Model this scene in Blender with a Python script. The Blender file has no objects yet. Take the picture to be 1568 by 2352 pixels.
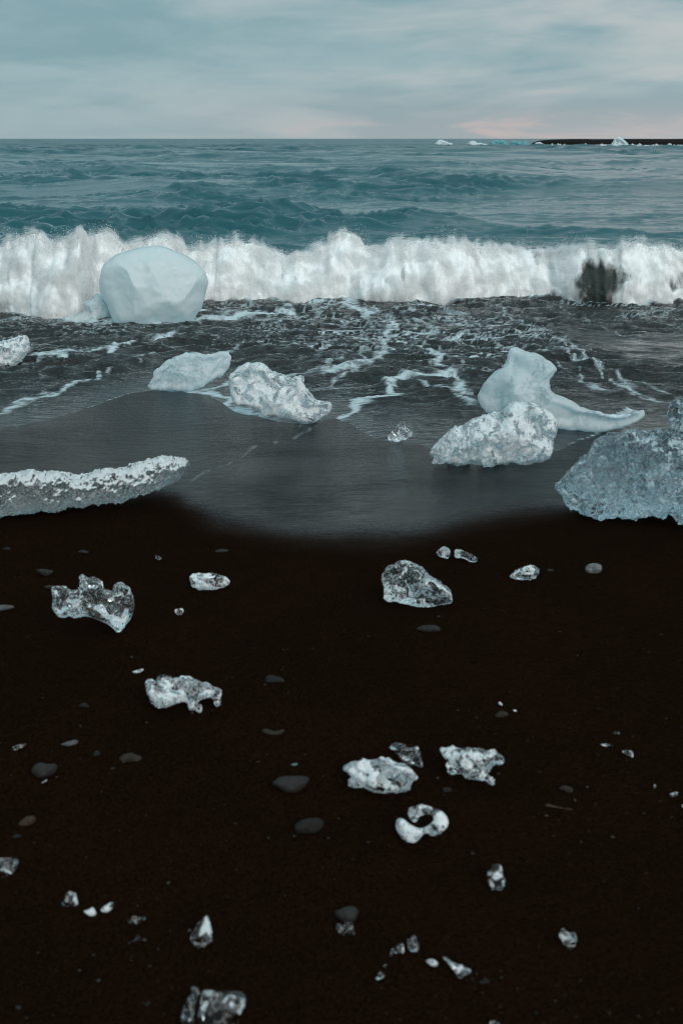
import bpy, bmesh, math, random
import numpy as np
from mathutils import Vector

random.seed(7); RNG = np.random.default_rng(7)
scene = bpy.context.scene
COL = scene.collection

# ------------------------------------------------------------------ camera
W, HPX, F = 1568.0, 2352.0, 2287.0          # working picture size and focal length in its pixels
CAM = np.array([0.0, 0.0, 1.62])
PITCH = math.atan((HPX/2 - 318.0)/F)
cam_d = bpy.data.cameras.new('camera'); cam = bpy.data.objects.new('camera', cam_d); COL.objects.link(cam)
cam.location = CAM; cam.rotation_euler = (math.pi/2 - PITCH, 0, 0)
cam_d.sensor_fit = 'VERTICAL'; cam_d.sensor_height = 36.0; cam_d.sensor_width = 24.0
cam_d.lens = 36.0*F/HPX
cam_d.clip_start = 0.05; cam_d.clip_end = 40000
cam_d.dof.use_dof = True; cam_d.dof.focus_distance = 9.0; cam_d.dof.aperture_fstop = 4.0
scene.camera = cam

# ------------------------------------------------------------------ world, sun, exposure
SUN_EL, SUN_AZ = math.radians(36), math.radians(152)     # azimuth clockwise from +Y: from the right, behind the camera
world = bpy.data.worlds.new('World'); scene.world = world; world.use_nodes = True
def N(nt, typ, **kw):
    n = nt.nodes.new(typ)
    for k, v in kw.items():
        if k.startswith('_'): setattr(n, k[1:], v)
        else:
            key = int(k[1:]) if k[0] == 'i' and k[1:].isdigit() else k.replace('__', ' ')
            n.inputs[key].default_value = v
    return n
def math_n(nt, op, a, b=None, clamp=False):
    n = nt.nodes.new('ShaderNodeMath'); n.operation = op; n.use_clamp = clamp
    for i, v in enumerate((a, b)):
        if v is None: continue
        if isinstance(v, (int, float)): n.inputs[i].default_value = v
        else: nt.links.new(v, n.inputs[i])
    return n.outputs[0]
def mixc(nt, fac, a, b):
    n = nt.nodes.new('ShaderNodeMix'); n.data_type = 'RGBA'
    for i, v in ((0, fac), (6, a), (7, b)):
        if isinstance(v, (int, float)): n.inputs[i].default_value = v
        elif isinstance(v, tuple): n.inputs[i].default_value = (*v, 1) if len(v) == 3 else v
        else: nt.links.new(v, n.inputs[i])
    return n.outputs[2]
def smooth(nt, v, lo, hi):
    n = nt.nodes.new('ShaderNodeMapRange'); n.interpolation_type = 'SMOOTHSTEP'
    nt.links.new(v, n.inputs[0]); n.inputs[1].default_value = lo; n.inputs[2].default_value = hi
    return n.outputs[0]
def build_world():
    nt = world.node_tree; nt.nodes.clear(); L = nt.links.new
    tc = N(nt, 'ShaderNodeTexCoord')
    sep = N(nt, 'ShaderNodeSeparateXYZ'); L(tc.outputs['Generated'], sep.inputs[0])
    z, x = sep.outputs[2], sep.outputs[0]
    sky = nt.nodes.new('ShaderNodeTexSky'); sky.sky_type = 'NISHITA'; sky.sun_disc = False
    sky.sun_elevation = SUN_EL; sky.sun_rotation = SUN_AZ
    sky.air_density = 1.2; sky.dust_density = 3.0
    def clouds(scale, seed, det, dist):
        m = N(nt, 'ShaderNodeMapping'); m.inputs['Scale'].default_value = scale
        m.inputs['Location'].default_value = seed; m.inputs['Rotation'].default_value = (0, math.radians(2.5), 0)
        L(tc.outputs['Generated'], m.inputs[0])
        n = N(nt, 'ShaderNodeTexNoise', Scale=1.0, Detail=det, Roughness=.52, Distortion=dist); L(m.outputs[0], n.inputs['Vector'])
        return n.outputs[0]
    n1 = clouds((3.0, 3.0, 16), (5.3, 2.2, 1.4), 5, .5)
    n2 = clouds((6.0, 6.0, 34), (2.1, 8.7, 3.2), 5, .9)
    n3 = clouds((2.6, 2.6, 15), (4.1, 3.3, 6.2), 4, .4)
    den = math_n(nt, 'ADD', math_n(nt, 'MULTIPLY', n1, .72), math_n(nt, 'MULTIPLY', n2, .28))
    f = smooth(nt, den, .38, .62)
    zc = math_n(nt, 'MAXIMUM', z, 0.0)
    base = mixc(nt, f, (.225, .372, .418), (.335, .467, .503))
    # thinner, whiter cloud where the veil opens; more of it to the right, where the low sun stands behind the deck
    side = smooth(nt, x, -.30, .36)
    up = smooth(nt, zc, .02, .11)
    white = math_n(nt, 'MULTIPLY', smooth(nt, math_n(nt, 'ADD', math_n(nt, 'MULTIPLY', n3, .5), math_n(nt, 'MULTIPLY', den, .5)), .45, .62),
                   math_n(nt, 'MULTIPLY', math_n(nt, 'ADD', .10, math_n(nt, 'MULTIPLY', side, .80)), math_n(nt, 'SUBTRACT', 1.0, math_n(nt, 'MULTIPLY', smooth(nt, zc, .2, .6), .6))))
    c = mixc(nt, math_n(nt, 'MULTIPLY', white, 1.0), base, (.56, .57, .57))
    low = math_n(nt, 'SUBTRACT', 1.0, smooth(nt, zc, .0, .055))
    c = mixc(nt, math_n(nt, 'MULTIPLY', low, math_n(nt, 'ADD', .10, math_n(nt, 'MULTIPLY', side, .60))), c, (.50, .475, .48))
    streak = math_n(nt, 'MULTIPLY', smooth(nt, n2, .55, .72), math_n(nt, 'MULTIPLY', low, side))
    c = mixc(nt, math_n(nt, 'MULTIPLY', streak, .75), c, (.66, .51, .49))
    # overcast deck brightens towards the zenith
    gain = math_n(nt, 'ADD', 1.0, math_n(nt, 'MULTIPLY', smooth(nt, zc, .2, .95), .8))
    gm = nt.nodes.new('ShaderNodeVectorMath'); gm.operation = 'SCALE'; L(c, gm.inputs[0]); L(math_n(nt, 'MULTIPLY', gain, 10.0), gm.inputs['Scale'])
    tot = mixc(nt, .95, sky.outputs[0], gm.outputs[0])
    bg = N(nt, 'ShaderNodeBackground', Strength=.1); L(tot, bg.inputs[0])
    out = N(nt, 'ShaderNodeOutputWorld'); L(bg.outputs[0], out.inputs[0])
build_world()
sun_d = bpy.data.lights.new('sun', 'SUN'); sun_d.energy = 1.5; sun_d.angle = math.radians(35); sun_d.color = (1, .95, .90)
sun = bpy.data.objects.new('sun', sun_d); COL.objects.link(sun)
sd = Vector((math.sin(SUN_AZ)*math.cos(SUN_EL), math.cos(SUN_AZ)*math.cos(SUN_EL), math.sin(SUN_EL)))
sun.rotation_euler = (-sd).to_track_quat('-Z', 'Y').to_euler(); sun.location = sd*50
vs = scene.view_settings; vs.view_transform = 'Standard'; vs.look = 'None'; vs.exposure = 0; vs.gamma = 1; vs.use_curve_mapping = False
scene.cycles.max_bounces = 12; scene.cycles.transmission_bounces = 12; scene.cycles.glossy_bounces = 5
scene.cycles.diffuse_bounces = 4; scene.cycles.transparent_max_bounces = 16
scene.cycles.use_denoising = True; scene.cycles.filter_width = 1.0; scene.cycles.caustics_refractive = True; scene.cycles.sample_clamp_indirect = 6

# ------------------------------------------------------------------ numeric helpers
def hsh(ix, iy, iz, seed):
    with np.errstate(over='ignore'):
        h = (ix.astype(np.uint32)*np.uint32(374761393) + iy.astype(np.uint32)*np.uint32(668265263)
             + iz.astype(np.uint32)*np.uint32(2246822519) + np.uint32((seed*3266489917) & 0xffffffff))
        h ^= h >> np.uint32(15); h *= np.uint32(2246822519); h ^= h >> np.uint32(13); h *= np.uint32(3266489917); h ^= h >> np.uint32(16)
    return h
def pn(x, y, z=0.0, seed=0):
    """gradient noise, about -1..1"""
    x, y, z = np.broadcast_arrays(np.asarray(x, float), np.asarray(y, float), np.asarray(z, float))
    fx, fy, fz = np.floor(x), np.floor(y), np.floor(z)
    ix, iy, iz = fx.astype(np.int64), fy.astype(np.int64), fz.astype(np.int64)
    x, y, z = x-fx, y-fy, z-fz
    fd = lambda t: t*t*t*(t*(t*6-15)+10)
    u, v, w = fd(x), fd(y), fd(z)
    def g(dx, dy, dz):
        h = hsh(ix+dx, iy+dy, iz+dz, seed) & np.uint32(15)
        X, Y, Z = x-dx, y-dy, z-dz
        a = np.where(h < 8, X, Y); b = np.where(h < 4, Y, np.where((h == 12) | (h == 14), X, Z))
        return np.where(h & 1, -a, a) + np.where(h & 2, -b, b)
    l = lambda a, b, t: a+t*(b-a)
    return l(l(l(g(0,0,0), g(1,0,0), u), l(g(0,1,0), g(1,1,0), u), v), l(l(g(0,0,1), g(1,0,1), u), l(g(0,1,1), g(1,1,1), u), v), w)
def fbm(x, y, z=0.0, seed=0, o=4, gain=.5):
    s, a = 0, 1.0
    for k in range(o):
        s = s + a*pn(np.asarray(x)*2**k, np.asarray(y)*2**k, np.asarray(z)*2**k, seed+k*17); a *= gain
    return s
def worley(p, seed=0):
    """distance to the nearest and second nearest of jittered cell points, and the nearest one's random value"""
    c = np.floor(p).astype(np.int64); f1 = np.full(len(p), 9.0); f2 = f1.copy(); rid = np.zeros(len(p))
    for dx in (-1, 0, 1):
        for dy in (-1, 0, 1):
            for dz in (-1, 0, 1):
                a, b, d = c[:, 0]+dx, c[:, 1]+dy, c[:, 2]+dz
                r = [hsh(a, b, d, seed+k).astype(float)/4294967296.0 for k in (1, 2, 3)]
                dd = np.sqrt((a+r[0]-p[:, 0])**2 + (b+r[1]-p[:, 1])**2 + (d+r[2]-p[:, 2])**2)
                n = dd < f1
                f2 = np.where(n, f1, np.minimum(f2, dd)); rid = np.where(n, r[0], rid); f1 = np.where(n, dd, f1)
    return f1, f2, rid
def sst(x, lo, hi):
    t = np.clip((x-lo)/(hi-lo), 0, 1); return t*t*(3-2*t)

cp, sp_ = math.cos(PITCH), math.sin(PITCH)
def ray(u, v):
    """view direction of a point of the photograph (1568 x 2352), scaled so that y is 1"""
    a = (np.asarray(u, float)-W/2)/F; b = (HPX/2-np.asarray(v, float))/F
    dx, dy, dz = a, cp + b*sp_, -sp_ + b*cp
    return np.stack([dx/dy, np.ones_like(dy), dz/dy], -1)
def ground(y):
    s = np.asarray(y, float)-3.2
    return -.05*(s+np.sqrt(s*s+1))/2
SEA = -.42
def hit(u, v, f=ground):
    r = ray(u, v); t = np.full(np.shape(r)[:-1], 4.0)
    for _ in range(60): t = .5*t + .5*(f(t)-CAM[2])/np.minimum(r[..., 2], -1e-4)
    return CAM + r*t[..., None]
def hits(pts, f=ground):
    a = np.array(pts, float); return hit(a[:, 0], a[:, 1], f)

# ------------------------------------------------------------------ mesh helpers
def mesh_np(name, v, faces, mat, attrs=None, smooth_=True, parent=None):
    """faces: (n,k) int array"""
    me = bpy.data.meshes.new(name); v = np.asarray(v, np.float32); faces = np.asarray(faces, np.int32)
    n, k = faces.shape
    me.vertices.add(len(v)); me.vertices.foreach_set('co', v.ravel())
    me.loops.add(n*k); me.loops.foreach_set('vertex_index', faces.ravel())
    me.polygons.add(n); me.polygons.foreach_set('loop_start', np.arange(0, n*k, k, dtype=np.int32))
    me.polygons.foreach_set('loop_total', np.full(n, k, np.int32))
    me.polygons.foreach_set('use_smooth', np.full(n, smooth_, bool))
    for an, av in (attrs or {}).items():
        at = me.attributes.new(an, 'FLOAT', 'POINT'); at.data.foreach_set('value', np.asarray(av, np.float32))
    me.update(calc_edges=True); me.validate()
    me.materials.append(mat)
    o = bpy.data.objects.new(name, me); COL.objects.link(o)
    if parent: o.parent = parent
    return o
def grid_faces(r, c):
    i = np.arange(r-1)[:, None]*c + np.arange(c-1)[None, :]
    return np.stack([i, i+1, i+c+1, i+c], -1).reshape(-1, 4)
def tag(o, label=None, cat=None, group=None, kind=None):
    for k, v in (('label', label), ('category', cat), ('group', group), ('kind', kind)):
        if v: o[k] = v
    return o

# ------------------------------------------------------------------ materials
def mat(name):
    m = bpy.data.materials.new(name); m.use_nodes = True; nt = m.node_tree
    b = nt.nodes['Principled BSDF']; return m, nt, b, nt.nodes['Material Output']
def noise(nt, vec, scale, det=4, rough=.5, stretch=None, dist=0):
    if stretch:
        mp = N(nt, 'ShaderNodeMapping'); mp.inputs['Scale'].default_value = stretch; nt.links.new(vec, mp.inputs[0]); vec = mp.outputs[0]
    n = N(nt, 'ShaderNodeTexNoise', Scale=scale, Detail=det, Roughness=rough, Distortion=dist); nt.links.new(vec, n.inputs['Vector'])
    return n.outputs[0]
def attr(nt, name):
    a = nt.nodes.new('ShaderNodeAttribute'); a.attribute_name = name; return a.outputs['Fac']
def bump(nt, h, dist, strength=1.0, prev=None):
    b = N(nt, 'ShaderNodeBump', Strength=strength, Distance=dist); nt.links.new(h, b.inputs['Height'])
    if prev: nt.links.new(prev, b.inputs['Normal'])
    return b.outputs[0]

def sand_mat():
    m, nt, b, out = mat('black_sand'); L = nt.links.new
    tc = N(nt, 'ShaderNodeTexCoord'); P = tc.outputs['Object']
    wet = attr(nt, 'wet')
    grain = noise(nt, P, 230, 3, .7); fine = noise(nt, P, 110, 3, .6); big = noise(nt, P, 2.3, 5)
    col = mixc(nt, smooth(nt, grain, .35, .75), (.0145, .0056, .0023), (.040, .019, .0105))
    col = mixc(nt, smooth(nt, grain, .66, .74), col, (.075, .06, .05))
    col = mixc(nt, math_n(nt, 'MULTIPLY', smooth(nt, big, .35, .65), .6), col, (.020, .0098, .0050))
    wf = math_n(nt, 'ADD', wet, math_n(nt, 'MULTIPLY', math_n(nt, 'SUBTRACT', fine, .5), .55))
    wf = math_n(nt, 'MULTIPLY', smooth(nt, wf, .12, 1.0), smooth(nt, wet, .0, .25))
    col = mixc(nt, wf, col, (.0055, .0045, .004))
    foam = attr(nt, 'foam'); fl = noise(nt, P, 48, 5, .7)
    ff = smooth(nt, math_n(nt, 'MULTIPLY', foam, math_n(nt, 'ADD', .10, math_n(nt, 'MULTIPLY', fl, 1.3))), .30, .95)
    col = mixc(nt, math_n(nt, 'MULTIPLY', ff, .75), col, (.38, .44, .46))
    L(col, b.inputs['Base Color'])
    rr = N(nt, 'ShaderNodeMix'); L(wf, rr.inputs[0]); rr.inputs[2].default_value = 1.0; rr.inputs[3].default_value = .13
    L(rr.outputs[0], b.inputs['Roughness'])
    drain = noise(nt, P, 1.1, 4, .55, (1, 1.6, 1), .5)       # where the film has drained the grains stand out of it
    sp = math_n(nt, 'MULTIPLY', wf, math_n(nt, 'ADD', .20, math_n(nt, 'MULTIPLY', smooth(nt, drain, .32, .66), .55)))
    L(math_n(nt, 'ADD', .015, sp), b.inputs['Specular IOR Level'])
    b.inputs['IOR'].default_value = 1.40
    rip = math_n(nt, 'ADD', noise(nt, P, 7, 4, .6, (1, 2.2, 1)), math_n(nt, 'MULTIPLY', noise(nt, P, 30, 3, .6, (1, 4.0, 1), .3), .42))
    hh = math_n(nt, 'ADD', math_n(nt, 'MULTIPLY', rip, .06), math_n(nt, 'MULTIPLY', fine, .012))
    gr = math_n(nt, 'MULTIPLY', math_n(nt, 'ADD', grain, fine), math_n(nt, 'SUBTRACT', 1.05, wf))
    n1 = bump(nt, hh, 1.3, 1.0); n2 = bump(nt, gr, .010, 1.0, n1); L(n2, b.inputs['Normal'])
    return m
def water_mat(name, deep, shallow, rough, ripA, ripB, foamcol=(.80, .83, .84), fr=(.25, .85), cap=1.0, fst=(26, (1, 1.8, 1)), fbump=.8):
    m, nt, b, out = mat(name); L = nt.links.new
    tc = N(nt, 'ShaderNodeTexCoord'); P = tc.outputs['Object']
    b.inputs['IOR'].default_value = 1.36; L(math_n(nt, 'ADD', rough, math_n(nt, 'MULTIPLY', attr(nt, 'unresolved'), .27)), b.inputs['Roughness'])     # waves too small to model far out
    n = noise(nt, P, .6, 3); L(mixc(nt, n, deep, shallow), b.inputs['Base Color'])
    calm = attr(nt, 'calm'); k = math_n(nt, 'SUBTRACT', 1.0, math_n(nt, 'MULTIPLY', calm, .8))
    r1 = math_n(nt, 'MULTIPLY', noise(nt, P, ripA[0], 5, .6, (1, ripA[2], 1), .4), k); r2 = math_n(nt, 'MULTIPLY', noise(nt, P, ripB[0], 3, .55, (1, ripB[2], 1)), k)
    nb = bump(nt, r2, ripB[1], 1.0, bump(nt, r1, ripA[1], 1.0)); L(nb, b.inputs['Normal'])
    fm = N(nt, 'ShaderNodeBsdfPrincipled', Roughness=.75); fm.inputs['Base Color'].default_value = (*foamcol, 1)
    fm.inputs['Specular IOR Level'].default_value = .2
    fn = noise(nt, P, fst[0], 6, .68, fst[1], .3); L(bump(nt, fn, .02, fbump), fm.inputs['Normal'])
    foam = attr(nt, 'foam')
    br = math_n(nt, 'ADD', foam, math_n(nt, 'MULTIPLY', math_n(nt, 'SUBTRACT', fn, .5), .9))
    fac = math_n(nt, 'MULTIPLY', smooth(nt, br, *fr), smooth(nt, foam, .02, .25))
    if cap < 1: fac = math_n(nt, 'MULTIPLY', fac, cap)
    mx = nt.nodes.new('ShaderNodeMixShader'); L(fac, mx.inputs[0]); L(b.outputs[0], mx.inputs[1]); L(fm.outputs[0], mx.inputs[2])
    L(mx.outputs[0], out.inputs[0])
    return m
def dv2(nt, P, sc):
    n = N(nt, 'ShaderNodeTexNoise', Scale=sc*1.3, Detail=3.0); nt.links.new(P, n.inputs['Vector'])
    a = nt.nodes.new('ShaderNodeVectorMath'); a.operation = 'SCALE'; nt.links.new(n.outputs['Color'], a.inputs[0]); a.inputs['Scale'].default_value = .7/sc
    b = nt.nodes.new('ShaderNodeVectorMath'); b.operation = 'ADD'; nt.links.new(P, b.inputs[0]); nt.links.new(a.outputs[0], b.inputs[1]); return b.outputs[0]
def ice_mat(name, milk, tint, grit=0.0, gscale=60, bumpd=.004, rough=.06, white=(.80, .88, .90), nscale=9, soft=.05, cover=.95, crust=0.0, cryst=0.0, cell=1.0, crack=8.0, trans=.3):
    """clear ice with cloudy inclusions: milk = how much of the body is cloudy, grit = crystal relief"""
    m, nt, b, out = mat(name); L = nt.links.new
    tc = N(nt, 'ShaderNodeTexCoord'); oi = N(nt, 'ShaderNodeObjectInfo')
    ad = nt.nodes.new('ShaderNodeVectorMath'); ad.operation = 'ADD'; L(tc.outputs['Object'], ad.inputs[0])
    sc = math_n(nt, 'MULTIPLY', oi.outputs['Random'], 37.0)
    cb = N(nt, 'ShaderNodeCombineXYZ'); [L(sc, cb.inputs[i]) for i in range(3)]; L(cb.outputs[0], ad.inputs[1]); P = ad.outputs[0]
    b.inputs['Base Color'].default_value = (*tint, 1); b.inputs['Transmission Weight'].default_value = 1.0
    b.inputs['IOR'].default_value = 1.31; b.inputs['Roughness'].default_value = rough
    n1 = noise(nt, P, gscale*.35, 4, .55); n2 = noise(nt, P, gscale, 3, .6)
    vo = N(nt, 'ShaderNodeTexVoronoi', Scale=gscale*.8); L(P, vo.inputs['Vector'])
    h = math_n(nt, 'ADD', math_n(nt, 'ADD', n1, math_n(nt, 'MULTIPLY', n2, .5)), math_n(nt, 'MULTIPLY', vo.outputs['Distance'], grit))
    gm = N(nt, 'ShaderNodeNewGeometry'); vc = N(nt, 'ShaderNodeTexVoronoi', Scale=gscale*cell); dv = nt.nodes.new('ShaderNodeVectorMath'); dv.operation = 'ADD'
    wn = N(nt, 'ShaderNodeTexNoise', Scale=gscale*.6); L(P, wn.inputs['Vector']); w2 = nt.nodes.new('ShaderNodeVectorMath'); w2.operation = 'SCALE'; L(wn.outputs['Color'], w2.inputs[0]); w2.inputs['Scale'].default_value = .9/gscale
    L(P, dv.inputs[0]); L(w2.outputs[0], dv.inputs[1]); L(dv.outputs[0], vc.inputs['Vector'])
    v1 = nt.nodes.new('ShaderNodeVectorMath'); v1.operation = 'SUBTRACT'; L(vc.outputs['Color'], v1.inputs[0]); v1.inputs[1].default_value = (.5, .5, .5)
    v2 = nt.nodes.new('ShaderNodeVectorMath'); v2.operation = 'SCALE'; L(v1.outputs[0], v2.inputs[0]); v2.inputs['Scale'].default_value = cryst
    v3 = nt.nodes.new('ShaderNodeVectorMath'); v3.operation = 'ADD'; L(v2.outputs[0], v3.inputs[0]); L(gm.outputs['Normal'], v3.inputs[1])
    v4 = nt.nodes.new('ShaderNodeVectorMath'); v4.operation = 'NORMALIZE'; L(v3.outputs[0], v4.inputs[0])
    nb = bump(nt, h, bumpd, 1.0, v4.outputs[0]); L(nb, b.inputs['Normal'])
    df = N(nt, 'ShaderNodeBsdfPrincipled', Roughness=.22); df.inputs['Base Color'].default_value = (*white, 1)
    df.inputs['IOR'].default_value = 1.31
    e1 = nt.nodes.new('ShaderNodeVectorMath'); e1.operation = 'SCALE'; L(v1.outputs[0], e1.inputs[0]); e1.inputs['Scale'].default_value = cryst*.35
    e2 = nt.nodes.new('ShaderNodeVectorMath'); e2.operation = 'ADD'; L(e1.outputs[0], e2.inputs[0]); L(gm.outputs['Normal'], e2.inputs[1])
    L(bump(nt, h, bumpd*.6, 1.0, e2.outputs[0]), df.inputs['Normal'])
    df.inputs['Subsurface Weight'].default_value = .55; df.inputs['Subsurface Radius'].default_value = (.5, .9, 1.0); df.inputs['Subsurface Scale'].default_value = .04
    tr = N(nt, 'ShaderNodeBsdfTranslucent'); tr.inputs[0].default_value = (white[0]*.85, white[1]*.97, white[2], 1)
    m1 = nt.nodes.new('ShaderNodeMixShader'); m1.inputs[0].default_value = trans; L(df.outputs[0], m1.inputs[1]); L(tr.outputs[0], m1.inputs[2])
    cl = noise(nt, P, nscale, 6, .66, None, .6); mk = noise(nt, P, nscale*5, 3, .6)
    f = math_n(nt, 'ADD', math_n(nt, 'MULTIPLY', cl, .8), math_n(nt, 'MULTIPLY', mk, .2))
    if crust:      # weathered white crust on the upward faces
        gn = N(nt, 'ShaderNodeNewGeometry'); sx = N(nt, 'ShaderNodeSeparateXYZ'); L(gn.outputs['Normal'], sx.inputs[0])
        f = math_n(nt, 'ADD', f, math_n(nt, 'MULTIPLY', math_n(nt, 'SUBTRACT', sx.outputs[2], .45), crust))
    th = .72 - .44*milk
    ck = N(nt, 'ShaderNodeTexVoronoi', Scale=crack, _feature='DISTANCE_TO_EDGE'); L(dv2(nt, P, crack), ck.inputs['Vector'])
    cr = math_n(nt, 'MULTIPLY', math_n(nt, 'SUBTRACT', 1.0, smooth(nt, ck.outputs['Distance'], .0, .035)), .5)
    fac = math_n(nt, 'MAXIMUM', math_n(nt, 'MULTIPLY', smooth(nt, f, th-soft, th+soft), cover), math_n(nt, 'MULTIPLY', cr, smooth(nt, mk, .42, .58)))
    mx = nt.nodes.new('ShaderNodeMixShader'); L(fac, mx.inputs[0]); L(b.outputs[0], mx.inputs[1]); L(m1.outputs[0], mx.inputs[2])
    L(mx.outputs[0], out.inputs[0])
    return m
def stone_mat(name, c, rough=.55):
    m, nt, b, out = mat(name); L = nt.links.new
    tc = N(nt, 'ShaderNodeTexCoord'); P = tc.outputs['Object']
    n = noise(nt, P, 25, 5, .6); g = noise(nt, P, 260, 2)
    col = mixc(nt, smooth(nt, n, .3, .7), tuple(x*.7 for x in c), tuple(x*1.2 for x in c))
    col = mixc(nt, smooth(nt, g, .6, .75), col, tuple(min(1, x*2.2) for x in c)); L(col, b.inputs['Base Color'])
    b.inputs['Roughness'].default_value = rough; b.inputs['Specular IOR Level'].default_value = .3
    L(bump(nt, math_n(nt, 'ADD', n, math_n(nt, 'MULTIPLY', g, .3)), .004, .7), b.inputs['Normal'])
    return m

SAND = sand_mat()
SEAM = water_mat('sea_water', (.008, .066, .080), (.015, .095, .115), .03, (3.2, .014, 2.4), (11.0, .005, 2.0))
WASH = water_mat('shallow_wash_water', (.0055, .0045, .0038), (.008, .0075, .007), .06, (5.0, .05, 2.6), (20.0, .014, 2.2), (.60, .71, .74), (.28, 1.0), .88, (17, (1, 2.8, 1)))
WAVE = water_mat('breaker_water', (.024, .028, .022), (.032, .040, .033), .15, (4.0, .03, .5), (18.0, .012, .5), (.89, .89, .89), (.15, .75), 1.0, (7, (1, 1, .55)), .3)
SPRAY, _nt, _b, _o = mat('spray_foam'); _b.inputs['Base Color'].default_value = (.88, .87, .86, 1); _b.inputs['Roughness'].default_value = .8
_b.inputs['Subsurface Weight'].default_value = 0; _b.inputs['Specular IOR Level'].default_value = .1
_tr = N(_nt, 'ShaderNodeBsdfTranslucent'); _tr.inputs[0].default_value = (.9, .93, .94, 1)
_mx = _nt.nodes.new('ShaderNodeMixShader'); _mx.inputs[0].default_value = .4
_nt.links.new(_b.outputs[0], _mx.inputs[1]); _nt.links.new(_tr.outputs[0], _mx.inputs[2]); _nt.links.new(_mx.outputs[0], _o.inputs[0])
def froth_mat():
    m, nt, b, out = mat('froth'); L = nt.links.new; P = N(nt, 'ShaderNodeTexCoord').outputs['Object']
    b.inputs['Base Color'].default_value = (.89, .89, .89, 1); b.inputs['Roughness'].default_value = .9; b.inputs['Specular IOR Level'].default_value = .05
    tr = N(nt, 'ShaderNodeBsdfTranslucent'); tr.inputs[0].default_value = (.89, .89, .89, 1)
    mx = nt.nodes.new('ShaderNodeMixShader'); mx.inputs[0].default_value = .45; L(b.outputs[0], mx.inputs[1]); L(tr.outputs[0], mx.inputs[2])
    n = math_n(nt, 'ADD', math_n(nt, 'MULTIPLY', noise(nt, P, 4.5, 4, .55, (1, 1, .6), .1), .9), math_n(nt, 'MULTIPLY', noise(nt, P, 22, 2, .5, (1, 1, .6)), .10))
    v = math_n(nt, 'SUBTRACT', n, math_n(nt, 'ADD', .40, math_n(nt, 'MULTIPLY', attr(nt, 'level'), .24)))
    a = math_n(nt, 'MULTIPLY', smooth(nt, v, -.09, .17), smooth(nt, attr(nt, 'foam'), .35, .9))
    a = math_n(nt, 'MULTIPLY', a, .55)
    tp = N(nt, 'ShaderNodeBsdfTransparent'); m2 = nt.nodes.new('ShaderNodeMixShader'); L(a, m2.inputs[0]); L(tp.outputs[0], m2.inputs[1]); L(mx.outputs[0], m2.inputs[2])
    L(m2.outputs[0], out.inputs[0]); return m
FROTH = froth_mat()
ICE = {
 'berg':   ice_mat('milky_blue_ice', 1.2, (.88, .97, .98), .0, 5, .004, .35, (.88, .95, .96), 3, .12, .88, cryst=.04, crack=2.2, trans=.40),
 'milky':  ice_mat('milky_ice', .78, (.88, .97, 1), .1, 30, .005, .12, (.86, .94, .97), 7, .14, .76, cryst=.28, cell=.8, crack=9, trans=.42),
 'bubbly': ice_mat('bubbly_ice', .57, (.92, .98, 1), .4, 46, .006, .03, (.92, .975, 1), 15, .06, .93, cryst=1.1, cell=1.0, crack=16, trans=.25),
 'grain':  ice_mat('granular_ice', .38, (.66, .80, .87), .6, 34, .008, .03, (.66, .78, .83), 15, .05, .80, cryst=1.2, cell=1.0, crack=16),
 'slush':  ice_mat('crusted_ice', .42, (.40, .44, .45), .6, 60, .008, .03, (.94, .97, .98), 30, .06, .93, .30, cryst=1.2, cell=1.0, crack=30),
 'clear':  ice_mat('clear_ice', .34, (.94, .985, 1), .05, 14, .003, .01, (.88, .97, 1), 16, .035, cryst=.14, cell=1.5, crack=40),
 'shard':  ice_mat('frosted_shard_ice', .45, (.94, .985, 1), .15, 26, .004, .01, (.92, .98, 1), 19, .035, cryst=.7, cell=1.6, crack=50, trans=.25),
 'far':    ice_mat('far_blue_ice', 1.2, (.6, .9, .95), .0, 2, .05, .3, (.20, .50, .56), 1.0, .1),
 'farw':   ice_mat('far_white_ice', 1.2, (.8, .95, .98), .0, 2, .05, .3, (.84, .90, .92), 1.0, .1),
}
STONE = {k: stone_mat(k+'_stone', c, r) for k, c, r in (
 ('dark', (.010, .0085, .007), .8), ('grey', (.019, .017, .015), .75), ('pale', (.12, .125, .125), .4),
 ('brown', (.024, .017, .011), .8), ('rust', (.036, .020, .012), .8), ('green', (.08, .14, .13), .5), ('mauve', (.075, .07, .075), .6))}

# ------------------------------------------------------------------ sand
WET_EDGE = [(-900,1168),(-200,1175),(150,1170),(330,1152),(390,1160),(425,1190),(480,1222),(560,1243),(660,1258),(760,1264),(880,1264),(980,1254),(1060,1232),(1150,1212),(1260,1196),(1400,1184),(1568,1172),(2300,1150)]
def interp_line(px, f=ground):
    w = hits(px, f); i = np.argsort(w[:, 0]); return w[i, 0], w[i, 1]
we_x, we_y = interp_line([(a, b+9) for a, b in WET_EDGE])
def seg_dist(X, Y, pts, ky):
    """distance from points to a polyline with y squeezed by ky, and the position along it 0..1"""
    best = np.full(X.shape, 1e9); pos = np.zeros(X.shape); n = len(pts)-1
    for i in range(n):
        ax, ay = pts[i][0], pts[i][1]*ky; bx, by = pts[i+1][0], pts[i+1][1]*ky
        dx, dy = bx-ax, by-ay; t = np.clip(((X-ax)*dx+(Y*ky-ay)*dy)/(dx*dx+dy*dy+1e-12), 0, 1)
        d = np.hypot(X-ax-t*dx, Y*ky-ay-t*dy); k = d < best
        best = np.where(k, d, best); pos = np.where(k, (i+t)/n, pos)
    return best, pos
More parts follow.
